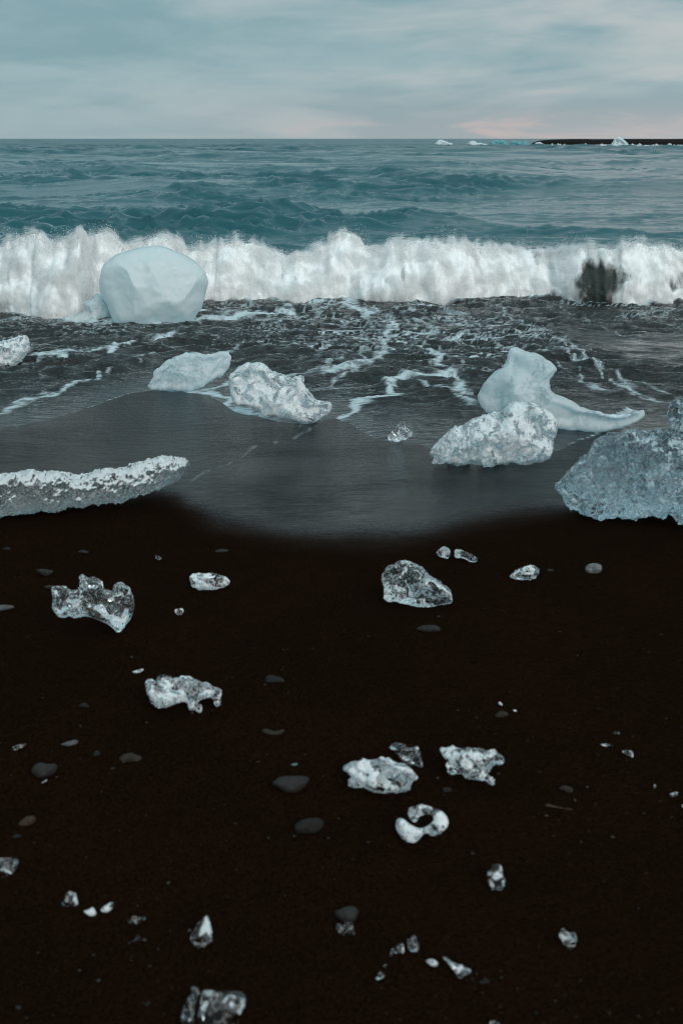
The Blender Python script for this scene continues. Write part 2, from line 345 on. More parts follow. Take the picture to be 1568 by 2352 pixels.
def stroke(X, Y, px, wpx, amp=1.0, ky=.4, jag=.6, seed=0, taper=True):
    """foam line along a polyline given in the photograph, laid on the sand; wpx = half width in its pixels"""
    pts = hits(px); mid = pts[len(pts)//2]; w = wpx*np.hypot(mid[1], 1.9)/F
    n = pn(X*5, Y*3.2, 0, seed)*1.0 + pn(X*14, Y*8, 0, seed+5)*.7
    x2 = X + .13*pn(X*2.5, Y*2, 0, seed+9) + .05*pn(X*7, Y*6, 0, seed+10); y2 = Y + .22*pn(X*2.0, Y*2, 0, seed+11) + .08*pn(X*6, Y*6, 0, seed+12)
    d, t = seg_dist(x2, y2, pts, ky)
    w = w*(1+jag*n)
    a = np.clip(1-d/np.maximum(w, 1e-3), 0, 1)**.7
    if taper: a = a*np.clip(np.minimum(t, 1-t)*8+.25, 0, 1)
    return amp*a
def build_sand():
    rows = np.concatenate([np.linspace(-9, .8, 12), 1/np.linspace(1/.9, 1/9.0, 330), np.linspace(9.3, 20, 20)])
    u = np.concatenate([np.linspace(-2.5, -.62, 10), np.linspace(-.6, .6, 300), np.linspace(.62, 2.5, 10)])
    Y, U = np.meshgrid(rows, u, indexing='ij'); X = U*(np.abs(Y)+1.6)
    Z = ground(Y) + .010*fbm(X*1.3, Y*1.3, 0, 3, 4)*sst(Y, 5.2, 3.6) + .003*fbm(X*14, Y*14, 0, 4, 2)*sst(Y, 5, 3.8)
    yb = np.interp(X, we_x, we_y) + .05*fbm(X*3, Y*3, 0, 8, 3)
    wet = sst(Y-yb, -.20, .60)
    foam = np.zeros_like(X)
    for px, w, a in (([(415,1118),(470,1098),(530,1065),(580,1035),(640,1015),(690,990),(715,975)], 5, .8),
                     ([(80,1030),(110,1005),(150,992),(215,990)], 5, .55), ([(1095,1082),(1150,1100),(1210,1122),(1270,1142)], 4, .5),
                     ([(345,962),(375,930),(395,905)], 4, .45), ([(1290,1000),(1297,1030),(1275,1045)], 5, .5), ([(830,985),(850,1003),(905,1015)], 3, .5)):
        foam = np.maximum(foam, stroke(X, Y, px, w*2.2, a*1.3, .5, .6, int(w*px[0][0]) % 97))
    o = mesh_np('sand', np.stack([X, Y, Z], -1).reshape(-1, 3), grid_faces(*X.shape), SAND, {'wet': wet.ravel(), 'foam': foam.ravel()})
    tag(o, 'black volcanic sand beach, wet and glossy towards the water', None, None, 'structure')
build_sand()

# ------------------------------------------------------------------ shallow wash running up the sand
FRONT = [(-900,1020),(-200,1000),(0,985),(100,968),(180,946),(250,920),(300,904),(350,897),(420,898),(480,908),(545,946),(640,970),(720,976),(770,962),(810,978),(850,1002),(900,1018),(960,1020),(1000,1036),(1100,1050),(1280,1040),(1330,1010),(1420,985),(1500,1000),(1568,1005),(2400,1020)]
fr_x, fr_y = interp_line(FRONT)
def wash_base(y): return np.maximum(ground(y)+.012, SEA+.02)
FOAM_LINES = [  # polyline, half width, strength
 ([(-40,965),(60,930),(150,903),(210,885),(268,858)], 6, .75), ([(-40,852),(60,842),(140,832),(230,824),(300,806),(380,790),(470,778)], 8, .8),
 ([(0,800),(90,790),(170,780),(250,770),(330,768)], 6, .45), ([(0,900),(90,880),(170,860),(250,850)], 4, .4),
 ([(355,758),(420,756),(500,748),(580,742),(640,738),(700,732)], 11, 1.0), ([(235,826),(262,810),(300,806)], 7, .9),
 ([(780,700),(800,718),(830,735),(860,745)], 13, .9), ([(870,738),(905,760),(890,800),(870,835),(850,856),(780,862),(700,880)], 9, .85),
 ([(840,720),(900,745),(970,760),(1030,790)], 10, .6), ([(1060,872),(985,878),(930,884),(890,905),(840,935),(790,958),(745,968)], 9, .95),
 ([(930,800),(985,820),(1000,850),(1040,880),(1062,905),(1085,945)], 11, .8), ([(955,890),(1010,905),(1050,920),(1080,948)], 7, .7),
 ([(440,896),(492,912),(550,946),(640,968),(730,972)], 8, .9), ([(335,886),(400,896),(470,898),(525,880)], 9, 1.0), ([(530,915),(560,940),(610,955)], 8, .8),
 ([(545,880),(620,885),(700,880),(760,870),(850,850)], 6, .6), ([(700,868),(760,850),(800,842)], 7, .7),
 ([(1240,800),(1300,830),(1370,865),(1440,905),(1500,930),(1570,940)], 8, .7), ([(1270,850),(1330,880),(1400,920)], 7, .6), ([(1420,890),(1490,925),(1560,935)], 12, .55),
 ([(1130,735),(1200,760),(1290,800),(1380,840)], 6, .5), ([(470,705),(560,704),(660,700)], 6, .6), ([(1000,720),(1080,745),(1150,790)], 7, .55),
 ([(90,842),(130,838),(170,842)], 8, .8), ([(820,705),(860,760),(850,820),(800,870),(730,910)], 5, .6), ([(900,715),(960,770),(1010,830),(1060,880)], 5, .6),
 ([(1000,712),(1090,770),(1180,830)], 5, .6), ([(1100,712),(1220,770),(1340,840),(1460,900),(1560,930)], 5, .65), ([(1250,715),(1380,765),(1500,800)], 4, .5),
 ([(760,705),(700,760),(600,800),(500,830),(430,850)], 5, .55), ([(700,712),(600,760),(480,800),(380,820),(300,850)], 5, .5), ([(560,712),(430,770),(300,800),(150,830),(0,870)], 5, .5), ([(225,752),(300,757),(370,757),(440,748),(470,730)], 9, 1.0), ([(120,752),(190,756),(250,757)], 8, .9), ([(470,720),(560,716),(640,712),(720,712)], 5, .5), ([(0,745),(90,752),(180,755),(260,760)], 6, .6),
 ([(560,780),(640,775),(720,765),(790,760)], 5, .4), ([(600,815),(680,808),(760,800),(840,790)], 5, .4), ([(560,845),(640,838),(720,828)], 4, .35)]
def build_wash():
    rows = 1/np.linspace(1/5.0, 1/14.6, 470); u = np.linspace(-.62, .62, 780)
    Y, U = np.meshgrid(rows, u, indexing='ij'); X = U*(Y+.4)
    yf = np.interp(X, fr_x, fr_y) + .05*fbm(X*2.2, Y*2.2, 0, 21, 3)
    d = Y-yf
    # fan of streaks that runs out from the middle of the breaker, left and right
    xc = .25; ax = np.abs(X-xc); psi = Y + .32*np.sqrt(ax*ax+.3) + .3*pn(X*.5, Y*.5, 0, 31) + .12*pn(X*1.4, Y*1.4, 0, 32)
    al = X*np.where(X < xc, 1, 1)
    wx = al + .10*pn(X*3, Y*3, 0, 44); wps = psi + .05*pn(X*4, Y*4, 0, 45)
    s1 = pn(wx*.6, wps*4.0, 0, 33); s2 = pn(wx*1.5, wps*10.0, 0, 35); s3 = pn(wx*4, wps*24, 0, 37)
    rid = 1-np.abs(s1+.55*s2+.35*s3)*1.5
    patch = sst(fbm(X*.5+3, Y*.45, 0, 39, 3), -.35, .35)
    lace = 1-np.abs(pn(wx*7, wps*15, .3, 41)+.7*pn(wx*15, wps*32, .3, 43)+.4*pn(wx*30, wps*60, .3, 46))*1.7
    lace = sst(lace, .1, .9)
    dens = .42*sst(rid, .25, .95)*(.3+.7*patch)
    right_mid = np.exp(-((X-.95)/1.7)**2)*sst(Y, 6.8, 8.2)
    dens = dens + .40*right_mid*sst(fbm(wx*1.2, wps*2.2, 0, 47, 3), -.35, .5) + .16*sst(Y, 8.5, 11.5)
    calm = sst(seg_dist(X, Y, hits([(1400,790),(1480,810),(1568,800),(1640,820)]), .5)[0], .75, .15)
    dark = sst(Y, 6.5, 7.5)*np.exp(-((X+1.9)/.9)**2)
    st = np.zeros_like(X)
    for k, (px, w, a) in enumerate(FOAM_LINES):
        st = np.maximum(st, stroke(X, Y, px, w*2.2, a, .42, .7, 50+k))
    dens = dens*(1-.7*calm)*sst(d, .02, .5)
    calm = np.maximum(calm, .95*sst(d, 1.3, .1))
    foam = np.clip(np.maximum(dens*(.18+1.0*lace), st*(.78+.5*lace)) + .25*np.clip(dens-.6, 0, 1), 0, 1)
    foam = np.maximum(foam, .65*sst(np.abs(d-.03), .05, .0)*sst(pn(X*1.5, 0, 0, 77), -.3, .3)*(.3+.8*lace))
    # foam apron in front of the breaker
    bx, by = interp_line(BASE_PX, lambda y: np.full_like(y, SEA))
    db = np.interp(X, bx, by)-Y
    foam = np.maximum(foam, .95*sst(db + .12*fbm(X*3, Y*3, 0, 83, 3), .16, -.08))
    th = np.clip(d*.04, -.02, .016)
    rip = .060*(1-2*np.abs(pn(wx*1.1, wps*2.2, 0, 61))) + .036*(1-2*np.abs(pn(wx*2.8, wps*5.5, 0, 63))) + .024*pn(wx*5.0, wps*14, 0, 65) + .009*pn(wx*12, wps*32, 0, 67)
    rip = rip*(.06+.94*sst(d, .2, 2.4))
    roll = .05*np.exp(-(seg_dist(X, Y, hits([(380,752),(480,744),(600,735),(700,728)]), .8)[0]/.16)**2)
    Z = np.maximum(ground(Y), SEA-.01) + th + (rip*(1-.7*calm)+.3*foam*.03)*sst(d, .0, .9) + roll - .03*(d < -.05)
    o = mesh_np('shallow_water', np.stack([X, Y, Z], -1).reshape(-1, 3), grid_faces(*X.shape), WASH, {'foam': foam.ravel(), 'calm': calm.ravel()})
    tag(o, 'dark thin wash streaked with foam running over the sand', None, None, 'structure')
BASE_PX = [(-900,745),(-300,738),(-60,730),(0,730),(60,738),(130,744),(185,742),(225,722),(330,712),(440,710),(480,702),(600,701),(700,700),(800,696),(900,702),(1000,706),(1100,698),(1200,691),(1260,694),(1330,704),(1400,708),(1450,710),(1520,706),(1568,700),(1800,700),(2500,705)]
CREST_PX = [(-900,550),(-300,540),(-60,545),(0,552),(30,540),(70,530),(100,545),(130,562),(160,540),(190,526),(225,530),(250,528),(290,545),(330,545),(352,530),(400,545),(440,562),(470,562),(490,548),(560,552),(600,562),(650,582),(690,568),(730,562),(765,545),(790,526),(815,535),(840,556),(900,545),(960,550),(1030,545),(1100,552),(1180,560),(1250,568),(1300,565),(1350,560),(1400,566),(1450,560),(1490,558),(1530,566),(1568,568),(1800,560),(2500,560)]
build_wash()

# ------------------------------------------------------------------ breaking wave
def project(P):
    r = P-CAM; c = r[..., 1]*cp - r[..., 2]*sp_; up = r[..., 1]*sp_ + r[..., 2]*cp
    return W/2+F*r[..., 0]/c, HPX/2-F*up/c
def build_breaker():
    bx, by = interp_line(BASE_PX, lambda y: np.full_like(y, SEA))
    r = ray(*(np.array(CREST_PX, float)+(0, 12)).T); yy = np.full(len(r), 13.2)
    for _ in range(4): yy = np.interp(r[:, 0]*yy, bx, by)+.55
    cx, cz = r[:, 0]*yy, CAM[2]+r[:, 2]*yy
    nx, nf, nb = 900, 130, 40
    xs = np.linspace(-9.5, 9.5, nx)
    yb = np.interp(xs, bx, by) + .10*fbm(xs*2.2, 0, 0, 55, 4, .6); zc = np.interp(xs, cx, cz) + .05*fbm(xs*3.5, 0, 0, 5, 4, .6)
    s = np.linspace(0, 1, nf)[:, None]; rr = np.linspace(0, 1, nb+1)[1:, None]
    Hc = zc-SEA
    Zf = SEA-.03 + (Hc+.03)*s**.92; Yf = yb + .55*s**1.7 - .05*np.sin(np.pi*s)
    Zb = SEA-.12 + (Hc+.12)*(1-sst(rr, 0, 1)*1.0); Yb2 = yb + .55 + 1.9*rr
    X = np.broadcast_to(xs, (nf+nb, nx)).copy(); Y = np.concatenate([Yf, Yb2]); Z = np.concatenate([Zf, Zb])
    u, v = project(np.stack([X, Y, Z], -1))
    front = np.concatenate([np.ones((nf, 1)), sst(1-rr, .55, .95)])
    # openings where the glassy dark face of the wave shows
    def blob(cu, cv, ru, rv, seed): 
        return sst(np.sqrt(((u-cu)/ru)**2+((v-cv)/rv)**2) + .22*fbm(X*4, Z*3, 0, seed, 3), 1.12, .80)
    def gap(u0, u1, v0, v1, seed):      # a ragged, streaky window in the foam
        j = 20*fbm(X*3.0, Z*2.5, 0, seed, 3, .5); k2 = 20*fbm(X*3.5, Z*2.5, 0, seed+7, 3, .5)
        return sst(u+j, u0-20, u0+22)*sst(u+j, u1+24, u1-20)*sst(v+k2, v0-26, v0+34)*sst(v+k2*.5, v1+8, v1-6)
    hole = np.maximum.reduce([gap(1318, 1420, 600, 715, 1), .8*gap(1386, 1432, 596, 650, 2), gap(1248, 1284, 670, 700, 3), .6*gap(1538, 1580, 612, 668, 4), .8*gap(1552, 1600, 680, 712, 6)])
    stk = fbm(X*7, Z*1.3, 0, 11, 4, .6); stk2 = pn(X*16, Z*2.2, 0, 13)
    thick = 1-.50*sst(stk+.45*stk2, .05, .75)*sst(Z-SEA, .12, .35)*(.25+.75*sst(X, -2.6, -1.2))
    veil = .22*sst(fbm(X*8, Z*1.6, 0, 29, 3, .5), .0, .8)
    foam = np.clip(thick*(1-hole)+veil*hole, 0, 1)*front
    puff = .12*fbm(X*1.6, Z*1.6, Y*.7, 15, 2) + .065*np.abs(pn(X*4, Z*3.2, 0, 16)) + .035*np.abs(pn(X*9, Z*6, 0, 17)) + .03*stk
    puff = puff*np.sqrt(foam) - .05*hole
    ang = np.concatenate([s*1.2, 1.2+rr*.3]); Y = Y - puff*np.cos(ang); Z = Z + puff*np.sin(ang)*.7
    V = np.stack([X, Y, Z], -1).reshape(-1, 3)
    o = mesh_np('breaking_wave', V, grid_faces(*X.shape), WAVE, {'foam': foam.ravel(), 'calm': np.zeros(foam.size)})
    tag(o, 'white foaming breaker rolling in across the whole beach', None, None, 'structure')
    # loose foam: thin ragged skins of froth standing off the roll, and droplets above the crest
    prm = np.concatenate([s, 1+rr*.55])[:, 0]
    crest = np.exp(-((prm-1)/.12)**2)[:, None]
    sel_r = np.arange(0, nf+nb, 1); sel_r = sel_r[prm[sel_r] < 1.25]; sel_r = sel_r[::2]; sel_c = np.arange(40, nx-40, 2)
    gx, gy, gz, gf = (a[np.ix_(sel_r, sel_c)] for a in (X, Y, Z, foam)); gc = crest[sel_r]; ga = ang[sel_r]
    VV, FF, lev, fo = [], [], [], []; gfaces = grid_faces(len(sel_r), len(sel_c)); NS = 6
    cl = np.clip(.55+.9*fbm(gx*2.2, gz*1.6, 0, 19, 3), .1, 1.7)
    for k in range(NS):
        q = (k+1)/NS; off = q*(.06+.09*gc*cl)
        wob = .02*pn(gx*9, gz*7, k*3.3, 23)
        VV.append(np.stack([gx+.02*pn(gx*6, gz*6, k*2.1, 24), gy-(off+wob)*np.cos(ga)*(1-.3*gc), gz+(off+wob)*np.sin(ga)*(.8+.5*gc)], -1).reshape(-1, 3))
        FF.append(gfaces + k*gx.size); lev.append(np.full(gx.size, q)); fo.append(gf.ravel())
    o = mesh_np('spray', np.concatenate(VV), np.concatenate(FF), FROTH, {'level': np.concatenate(lev), 'foam': np.concatenate(fo)})
    tag(o, 'white spray and froth standing off the breaker', None, None, 'stuff')
    p = (foam*front*np.exp(-((np.concatenate([s, 1+rr])-1)/.08)**2)).ravel()*(np.abs(V[:, 0]) < 7.5); p /= p.sum()
    n = 9000; idx = RNG.choice(len(V), n, p=p); e = RNG.exponential(1.0, n)
    C = V[idx].copy(); C[:, 0] += RNG.normal(0, .012, n); C[:, 2] += .01+e*.07*np.clip(.4+1.4*fbm(C[:, 0]*2.5, 0, 0, 20, 3), .05, 2); C[:, 1] -= RNG.exponential(.03, n)
    size = RNG.uniform(.002, .0055, n)
    tet = np.array([(1, 1, 1), (1, -1, -1), (-1, 1, -1), (-1, -1, 1)])
    q, _ = np.linalg.qr(RNG.normal(size=(n, 3, 3)))
    TV = np.einsum('nij,kj->nki', q, tet)*size[:, None, None] + C[:, None, :]
    f = np.array([(0, 1, 2), (0, 3, 1), (0, 2, 3), (1, 3, 2)])
    o = mesh_np('spray_droplets', TV.reshape(-1, 3), (np.arange(n)[:, None, None]*4+f).reshape(-1, 3), SPRAY, None, True)
    tag(o, 'fine droplets thrown up along the crest of the breaker', None, None, 'stuff')
build_breaker()

# ------------------------------------------------------------------ open sea
def build_sea():
    rows = np.concatenate([14.5*np.exp(np.linspace(0, math.log(330/14.5), 900)), 332*np.exp(np.linspace(0, math.log(2600/332), 150)), 2700*np.exp(np.linspace(0, math.log(9000/2700), 12))])
    u = np.linspace(-.46, .46, 560); nr, nc = len(rows), len(u)
    Y, U = np.meshgrid(rows, u, indexing='ij'); X = U*(Y+2)
    dy = np.gradient(rows)[:, None]*np.ones_like(X); dx = (u[1]-u[0])*(Y+2)
    def ok(lx, ly): return np.clip((ly/dy-1.5)/2, 0, 1)*np.clip((lx/dx-1.5)/2, 0, 1)
    wx = X + 1.2*pn(X/6, Y/5, 0, 70); wy = Y + .9*pn(X/5, Y/4, 0, 72)
    ph = (Y + 4.0*pn(X/13, Y/20, 0, 71) + .10*X)/19.0
    sw = (.5+.5*np.sin(2*np.pi*ph+SWELL))**2.0
    mod = sst(fbm(X/11, Y/9, 0, 73, 2), -.45, .45)
    Z = .62*(sw-.35)*(.25+.9*mod)*np.clip((11/dy-2)/3, 0, 1)*sst(Y, 26, 40)
    def chop(lx, ly, a, seed, p=2.6):      # short crests standing out of smoother water
        n = pn(wx/lx + .25*wy/ly, wy/ly, .0, seed) + .30*pn(wx/lx*2.1, wy/ly*2.1, .5, seed+3)
        return a*np.clip(1-1.9*(np.sqrt(n*n+.0025)-.03), 0, 1)**p*ok(lx, ly)*sst(pn(X/(lx*2.5), Y/(ly*3), 0, seed+40), -.35, .35)
    gust = .30+1.15*sst(fbm(X/15, Y/9, 0, 91, 3)-.24*np.tanh(X/Y*4), -.30, .45)
    Z = Z + gust*(chop(5.0, 1.5, .17, 75) + chop(2.4, .75, .19, 77) + chop(1.2, .40, .13, 79) + chop(.65, .22, .06, 81)
                  + chop(11, 3.2, .22, 83)*(.5+sst(Y, 50, 140)) + chop(26, 8, .34, 85)*(.4+sst(Y, 80, 180)-1.2*sst(Y, 190, 250))
                  + (chop(60, 22, .45, 87)+chop(140, 60, .7, 89))*sst(Y, 300, 420))
    Z = SEA + .02 + Z*sst(Y, 14.5, 17) - .10*sst(Y, 17, 14.5)
    foam = np.zeros_like(X)
    calm = sst(fbm(X/18+7, Y/7, 0, 93, 3), .1, .6)*.5
    o = mesh_np('sea', np.stack([X, Y, Z], -1).reshape(-1, 3), grid_faces(nr, nc), SEAM, {'foam': foam.ravel(), 'calm': calm.ravel(), 'unresolved': sst(np.log(Y), math.log(70), math.log(420)).ravel()})
    tag(o, 'choppy teal sea reaching to the horizon', None, None, 'structure')
SWELL = -.74
build_sea()

# ------------------------------------------------------------------ solids grown from an outline
def remesh(verts, faces, vox):
    me = bpy.data.meshes.new('tmp'); bm = bmesh.new()
    vv = [bm.verts.new(v) for v in verts]
    for f in faces: bm.faces.new([vv[i] for i in f])
    bm.normal_update(); bmesh.ops.triangulate(bm, faces=bm.faces[:], ngon_method='EAR_CLIP'); bmesh.ops.recalc_face_normals(bm, faces=bm.faces[:]); bm.to_mesh(me); bm.free()
    o = bpy.data.objects.new('tmp', me); COL.objects.link(o)
    md = o.modifiers.new('r', 'REMESH'); md.mode = 'VOXEL'; md.voxel_size = vox
    dg = bpy.context.evaluated_depsgraph_get(); ev = o.evaluated_get(dg); m2 = ev.to_mesh()
    V = np.zeros(len(m2.vertices)*3, np.float32); m2.vertices.foreach_get('co', V)
    m2.calc_loop_triangles(); T = np.zeros(len(m2.loop_triangles)*3, np.int32); m2.loop_triangles.foreach_get('vertices', T)
    ev.to_mesh_clear(); bpy.data.objects.remove(o); bpy.data.meshes.remove(me)
    return V.reshape(-1, 3).astype(float), T.reshape(-1, 3)
def normals(V, T):
    fn = np.cross(V[T[:, 1]]-V[T[:, 0]], V[T[:, 2]]-V[T[:, 0]]); n = np.zeros_like(V)
    for k in range(3): np.add.at(n, T[:, k], fn)
    return n/(np.linalg.norm(n, axis=1, keepdims=True)+1e-12)
def solid(name, outline, material, depth=.5, lean=None, res=45, rough=.03, rscale=6, scallop=0, sscale=6, grit=0, gsize=.01, edge=.12, facets=0, fcut=(.70, .95), lumpy=.35, base=None, surf=ground, seed=0, flat=.55, sink=.0):
    """a closed lump with this outline in the photograph, standing on the ground at its lowest point; depth and rough are shares of its size"""
    ol = np.array(outline, float); j = np.argmax(ol[:, 1]); bu, bv = base if base else ol[j]
    B = hit(np.array(bu), np.array(bv), surf)
    toward = np.array([B[0]-CAM[0], B[1], 0]); toward /= np.linalg.norm(toward)
    dep = math.atan2(CAM[2]-B[2], math.hypot(B[0], B[1]))
    a = dep*.85 if lean is None else math.radians(lean)
    up = np.array([toward[0]*math.sin(a), toward[1]*math.sin(a), math.cos(a)]); right = np.array([toward[1], -toward[0], 0])
    nrm = np.cross(up, right); nrm = nrm if nrm @ toward < 0 else -nrm      # out of the face, towards the viewer
    r = ray(ol[:, 0], ol[:, 1]); t = ((B-CAM) @ nrm)/(r @ nrm); P = CAM + r*t[:, None] - B
    p2 = np.stack([P @ right, P @ up], -1)
    # round the corners a little and roughen the outline
    q = []
    for i in range(len(p2)):
        a0, b0 = p2[i], p2[(i+1) % len(p2)]; q += [a0*.8+b0*.2, a0*.2+b0*.8]
    p2 = np.array(q)
    ext = p2.max(0)-p2.min(0); size = float(max(ext)); mn = float(min(ext)); T = mn*.5; k = len(p2)
    V0 = [(x, y, -T/2) for x, y in p2]+[(x, y, T/2) for x, y in p2]
    Fc = [list(range(k-1, -1, -1)), list(range(k, 2*k))]+[[i, (i+1) % k, (i+1) % k+k, i+k] for i in range(k)]
    V, Tr = remesh(V0, Fc, max(size, mn*1.5)/res)
    d = np.full(len(V), 1e9)
    for i in range(k):
        ax, ay = p2[i]; bx, by = p2[(i+1) % k]; dx, dy = bx-ax, by-ay
        tt = np.clip(((V[:, 0]-ax)*dx+(V[:, 1]-ay)*dy)/(dx*dx+dy*dy+1e-12), 0, 1)
        d = np.minimum(d, np.hypot(V[:, 0]-ax-tt*dx, V[:, 1]-ay-tt*dy))
    dn = np.clip(d/(d.max()*flat+1e-9), 0, 1); prof = np.sqrt(np.clip(1-(1-dn)**2, 0, 1))
    sd_ = seed*13+5
    lump = 1+lumpy*fbm(V[:, 0]/size*3, V[:, 1]/size*3, seed*1.7, sd_, 3)
    V[:, 2] = V[:, 2]/(T/2)*depth*mn*.5*(edge+(1-edge)*prof)*lump
    fr_ = np.random.default_rng(1000+seed)
    cen = V.mean(0)
    for _ in range(facets):          # flat fracture faces
        th = fr_.uniform(0, 2*math.pi); nz = fr_.uniform(.45, .97)*(1 if fr_.random() < .8 else -1); rr_ = math.sqrt(1-nz*nz)
        n_ = np.array([rr_*math.cos(th), rr_*math.sin(th), nz]); pr = (V-cen) @ n_; lim = pr.max()*fr_.uniform(*fcut)
        ex = np.maximum(pr-lim, 0)*(.12+.85*sst(dn, .0, .45)); V = V - n_*ex[:, None]
    nn = normals(V, Tr); q = V/size
    D = rough*fbm(q[:, 0]*rscale, q[:, 1]*rscale, q[:, 2]*rscale+seed, sd_+3, 4, .55) + .25*rough*pn(q[:, 0]*rscale*5, q[:, 1]*rscale*5, q[:, 2]*rscale*5, sd_+4)
    if scallop:
        f1, f2, _ = worley(q*sscale+seed, sd_+9); D = D + scallop*(np.minimum(f1, .8)-.4)
    V = V + nn*(D*size)[:, None]
    if grit:
        f1, f2, rid = worley(V/gsize+seed, sd_+29); V = V + nn*(grit*gsize*((rid-.5)*1.2-f1*.9))[:, None]
    Wd = V[:, :1]*right + V[:, 1:2]*up + V[:, 2:]*nrm
    o = mesh_np(name, Wd, Tr, material); o.location = B - np.array([0, 0, sink]); return o

def Z(z, pts):
    """outline points read off an enlarged view of the photograph -> picture coordinates"""
    ox, oy, s = {'A': (0, 490, .5), 'B': (784, 490, .5), 'C': (0, 816.7, .5), 'D': (784, 816.7, .5), 'E': (0, 1225, .5), 'F': (784, 1225, .5),
                 'G': (0, 1535.3, .25), 'H': (392, 1535.3, .25), 'I': (784, 1666, .25), 'J': (1176, 1535.3, .25), 'K': (0, 1829.3, .25),
                 'L': (392, 1960, .25), 'M': (735, 1960, .2604), 'N': (1094.3, 1911, .3021)}[z]
    return [(ox+x*s, oy+y*s) for x, y in pts]

BIG = [  # name, label, category, zoom, outline, material, options
 ('ice_block', 'huge smooth milky ice block standing in the breaker', 'ice block', 'A', [(470,240),(520,198),(600,168),(680,152),(740,150),(800,172),(860,200),(915,235),(948,275),(958,320),(940,370),(932,415),(905,460),(880,495),(830,515),(720,525),(600,525),(520,500),(495,410),(462,370),(455,300)],
  'berg', dict(depth=1.0, lean=4, res=90, rough=.010, rscale=5, flat=.85, edge=.25, facets=5, fcut=(.80, .95), lumpy=.14, surf=lambda y: np.full_like(np.asarray(y, float), SEA))),
 ('ice_chunk', 'low blue ice lump leaning on the left foot of the huge ice block', 'ice chunk', 'A', [(390,410),(440,375),(475,370),(500,410),(520,470),(470,510),(420,520),(330,515),(270,500),(330,470),(400,450)],
  'berg', dict(depth=.8, lean=4, res=50, rough=.05, surf=lambda y: np.full_like(np.asarray(y, float), SEA))),
 ('ice_chunk', 'blue ice chunk in the wash cut by the left picture edge', 'ice chunk', 'A', [(-60,600),(0,595),(60,575),(110,565),(140,585),(135,620),(95,690),(60,710),(0,725),(-60,730)],
  'bubbly', dict(depth=.8, lean=6, res=50, rough=.05, scallop=.05)),
 ('ice_slab', 'flat-topped milky ice slab with an undercut base in the foam', 'ice slab', 'A', [(705,725),(750,690),(830,645),(900,640),(960,650),(1040,633),(1070,670),(1055,720),(1020,745),(960,775),(920,800),(860,815),(690,810),(660,800),(700,765)],
  'milky', dict(depth=.9, lean=10, res=100, rough=.018, rscale=11, scallop=.014, sscale=12, facets=16, fcut=(.55, .9))),
 ('ice_chunk', 'knobbly glassy ice chunk sloping down to a snout beside the flat slab', 'ice chunk', 'A', [(1055,790),(1070,730),(1130,688),(1200,690),(1240,735),(1290,735),(1330,760),(1390,745),(1395,790),(1420,840),(1450,870),(1520,870),(1520,890),(1500,930),(1430,965),(1330,940),(1240,925),(1210,935),(1195,900),(1130,880),(1080,880)],
  'bubbly', dict(depth=.9, lean=10, res=105, rough=.02, scallop=.04, sscale=11, facets=16, fcut=(.6, .92))),
 ('ice_block', 'tall pale ice wedge with a long low tail, behind the crystal mound', 'ice block', 'B', [(770,625),(790,612),(850,635),(900,645),(960,685),(988,715),(960,745),(945,770),(960,830),(1050,860),(1100,895),(1200,920),(1260,945),(1330,930),(1360,910),(1410,912),(1410,945),(1370,965),(1300,990),(1200,1008),(1100,998),(1000,985),(960,990),(760,985),(690,930),(650,905),(608,850),(640,790),(690,740),(750,690)],
  'milky', dict(depth=.75, lean=10, res=120, rough=.011, rscale=9, scallop=.006, sscale=16, facets=20, fcut=(.45, .9))),
 ('ice_mound', 'bright crystal ice mound with ragged foot in front of the tall wedge', 'ice mound', 'D', [(400,440),(440,400),(510,325),(560,320),(620,280),(680,260),(740,262),(780,215),(850,210),(900,225),(960,270),(990,320),(995,360),(965,400),(970,440),(950,475),(890,490),(830,505),(790,495),(720,505),(660,510),(620,490),(540,508),(490,490),(410,497),(425,470)],
  'bubbly', dict(depth=.9, lean=14, res=120, rough=.018, scallop=.025, sscale=14, facets=14, fcut=(.66, .95), grit=.35, gsize=.02)),
 ('ice_block', 'big dark grainy ice boulder at the right edge on the wet sand', 'ice block', 'D', [(975,600),(1010,570),(1070,510),(1150,430),(1200,370),(1270,350),(1340,345),(1450,352),(1568,350),(1720,360),(1800,500),(1780,700),(1640,800),(1568,780),(1500,705),(1480,735),(1400,740),(1360,760),(1330,745),(1250,735),(1170,740),(1110,730),(1040,700),(1010,650),(1000,615)],
  'grain', dict(depth=.9, lean=16, res=140, rough=.025, scallop=.04, sscale=15, facets=10, grit=.45, gsize=.02, base=(1380, 1192))),
 ('ice_chunk', 'clear ice chunk peeking over the dark grainy boulder at the right edge', 'ice chunk', 'D', [(1500,240),(1530,195),(1568,190),(1650,200),(1650,350),(1568,350),(1510,345),(1495,290)],
  'grain', dict(depth=.8, lean=10, res=45, rough=.04, scallop=.05, sscale=8)),
 ('ice_chunk', 'little glassy ice chunk alone at the wash edge left of the crystal mound', 'ice chunk', 'D', [(212,370),(250,335),(275,300),(320,335),(330,360),(300,380),(260,395),(220,388)],
  'clear', dict(depth=.8, lean=14, res=40, rough=.06, scallop=.06, sscale=6)),
 ('ice_log', 'long low crusted ice ridge lying across the sand at the left', 'ice ridge', 'C', [(-160,565),(-100,560),(0,545),(70,540),(140,520),(200,535),(290,535),(340,555),(400,550),(440,525),(510,515),(560,525),(640,490),(740,460),(820,470),(860,470),(872,500),(850,540),(800,580),(740,610),(680,630),(600,650),(540,670),(430,680),(300,700),(150,720),(0,740),(-100,745),(-160,745)],
  'slush', dict(depth=1.1, lean=12, res=170, rough=.014, rscale=14, scallop=.012, sscale=26, grit=.7, gsize=.016, base=(200, 1172))),
]
for k, (nm, lb, ct, z, ol, mt, kw) in enumerate(BIG):
    tag(solid(nm, Z(z, ol), ICE[mt], seed=k, **kw), lb, ct, 'ice stranded in the surf')

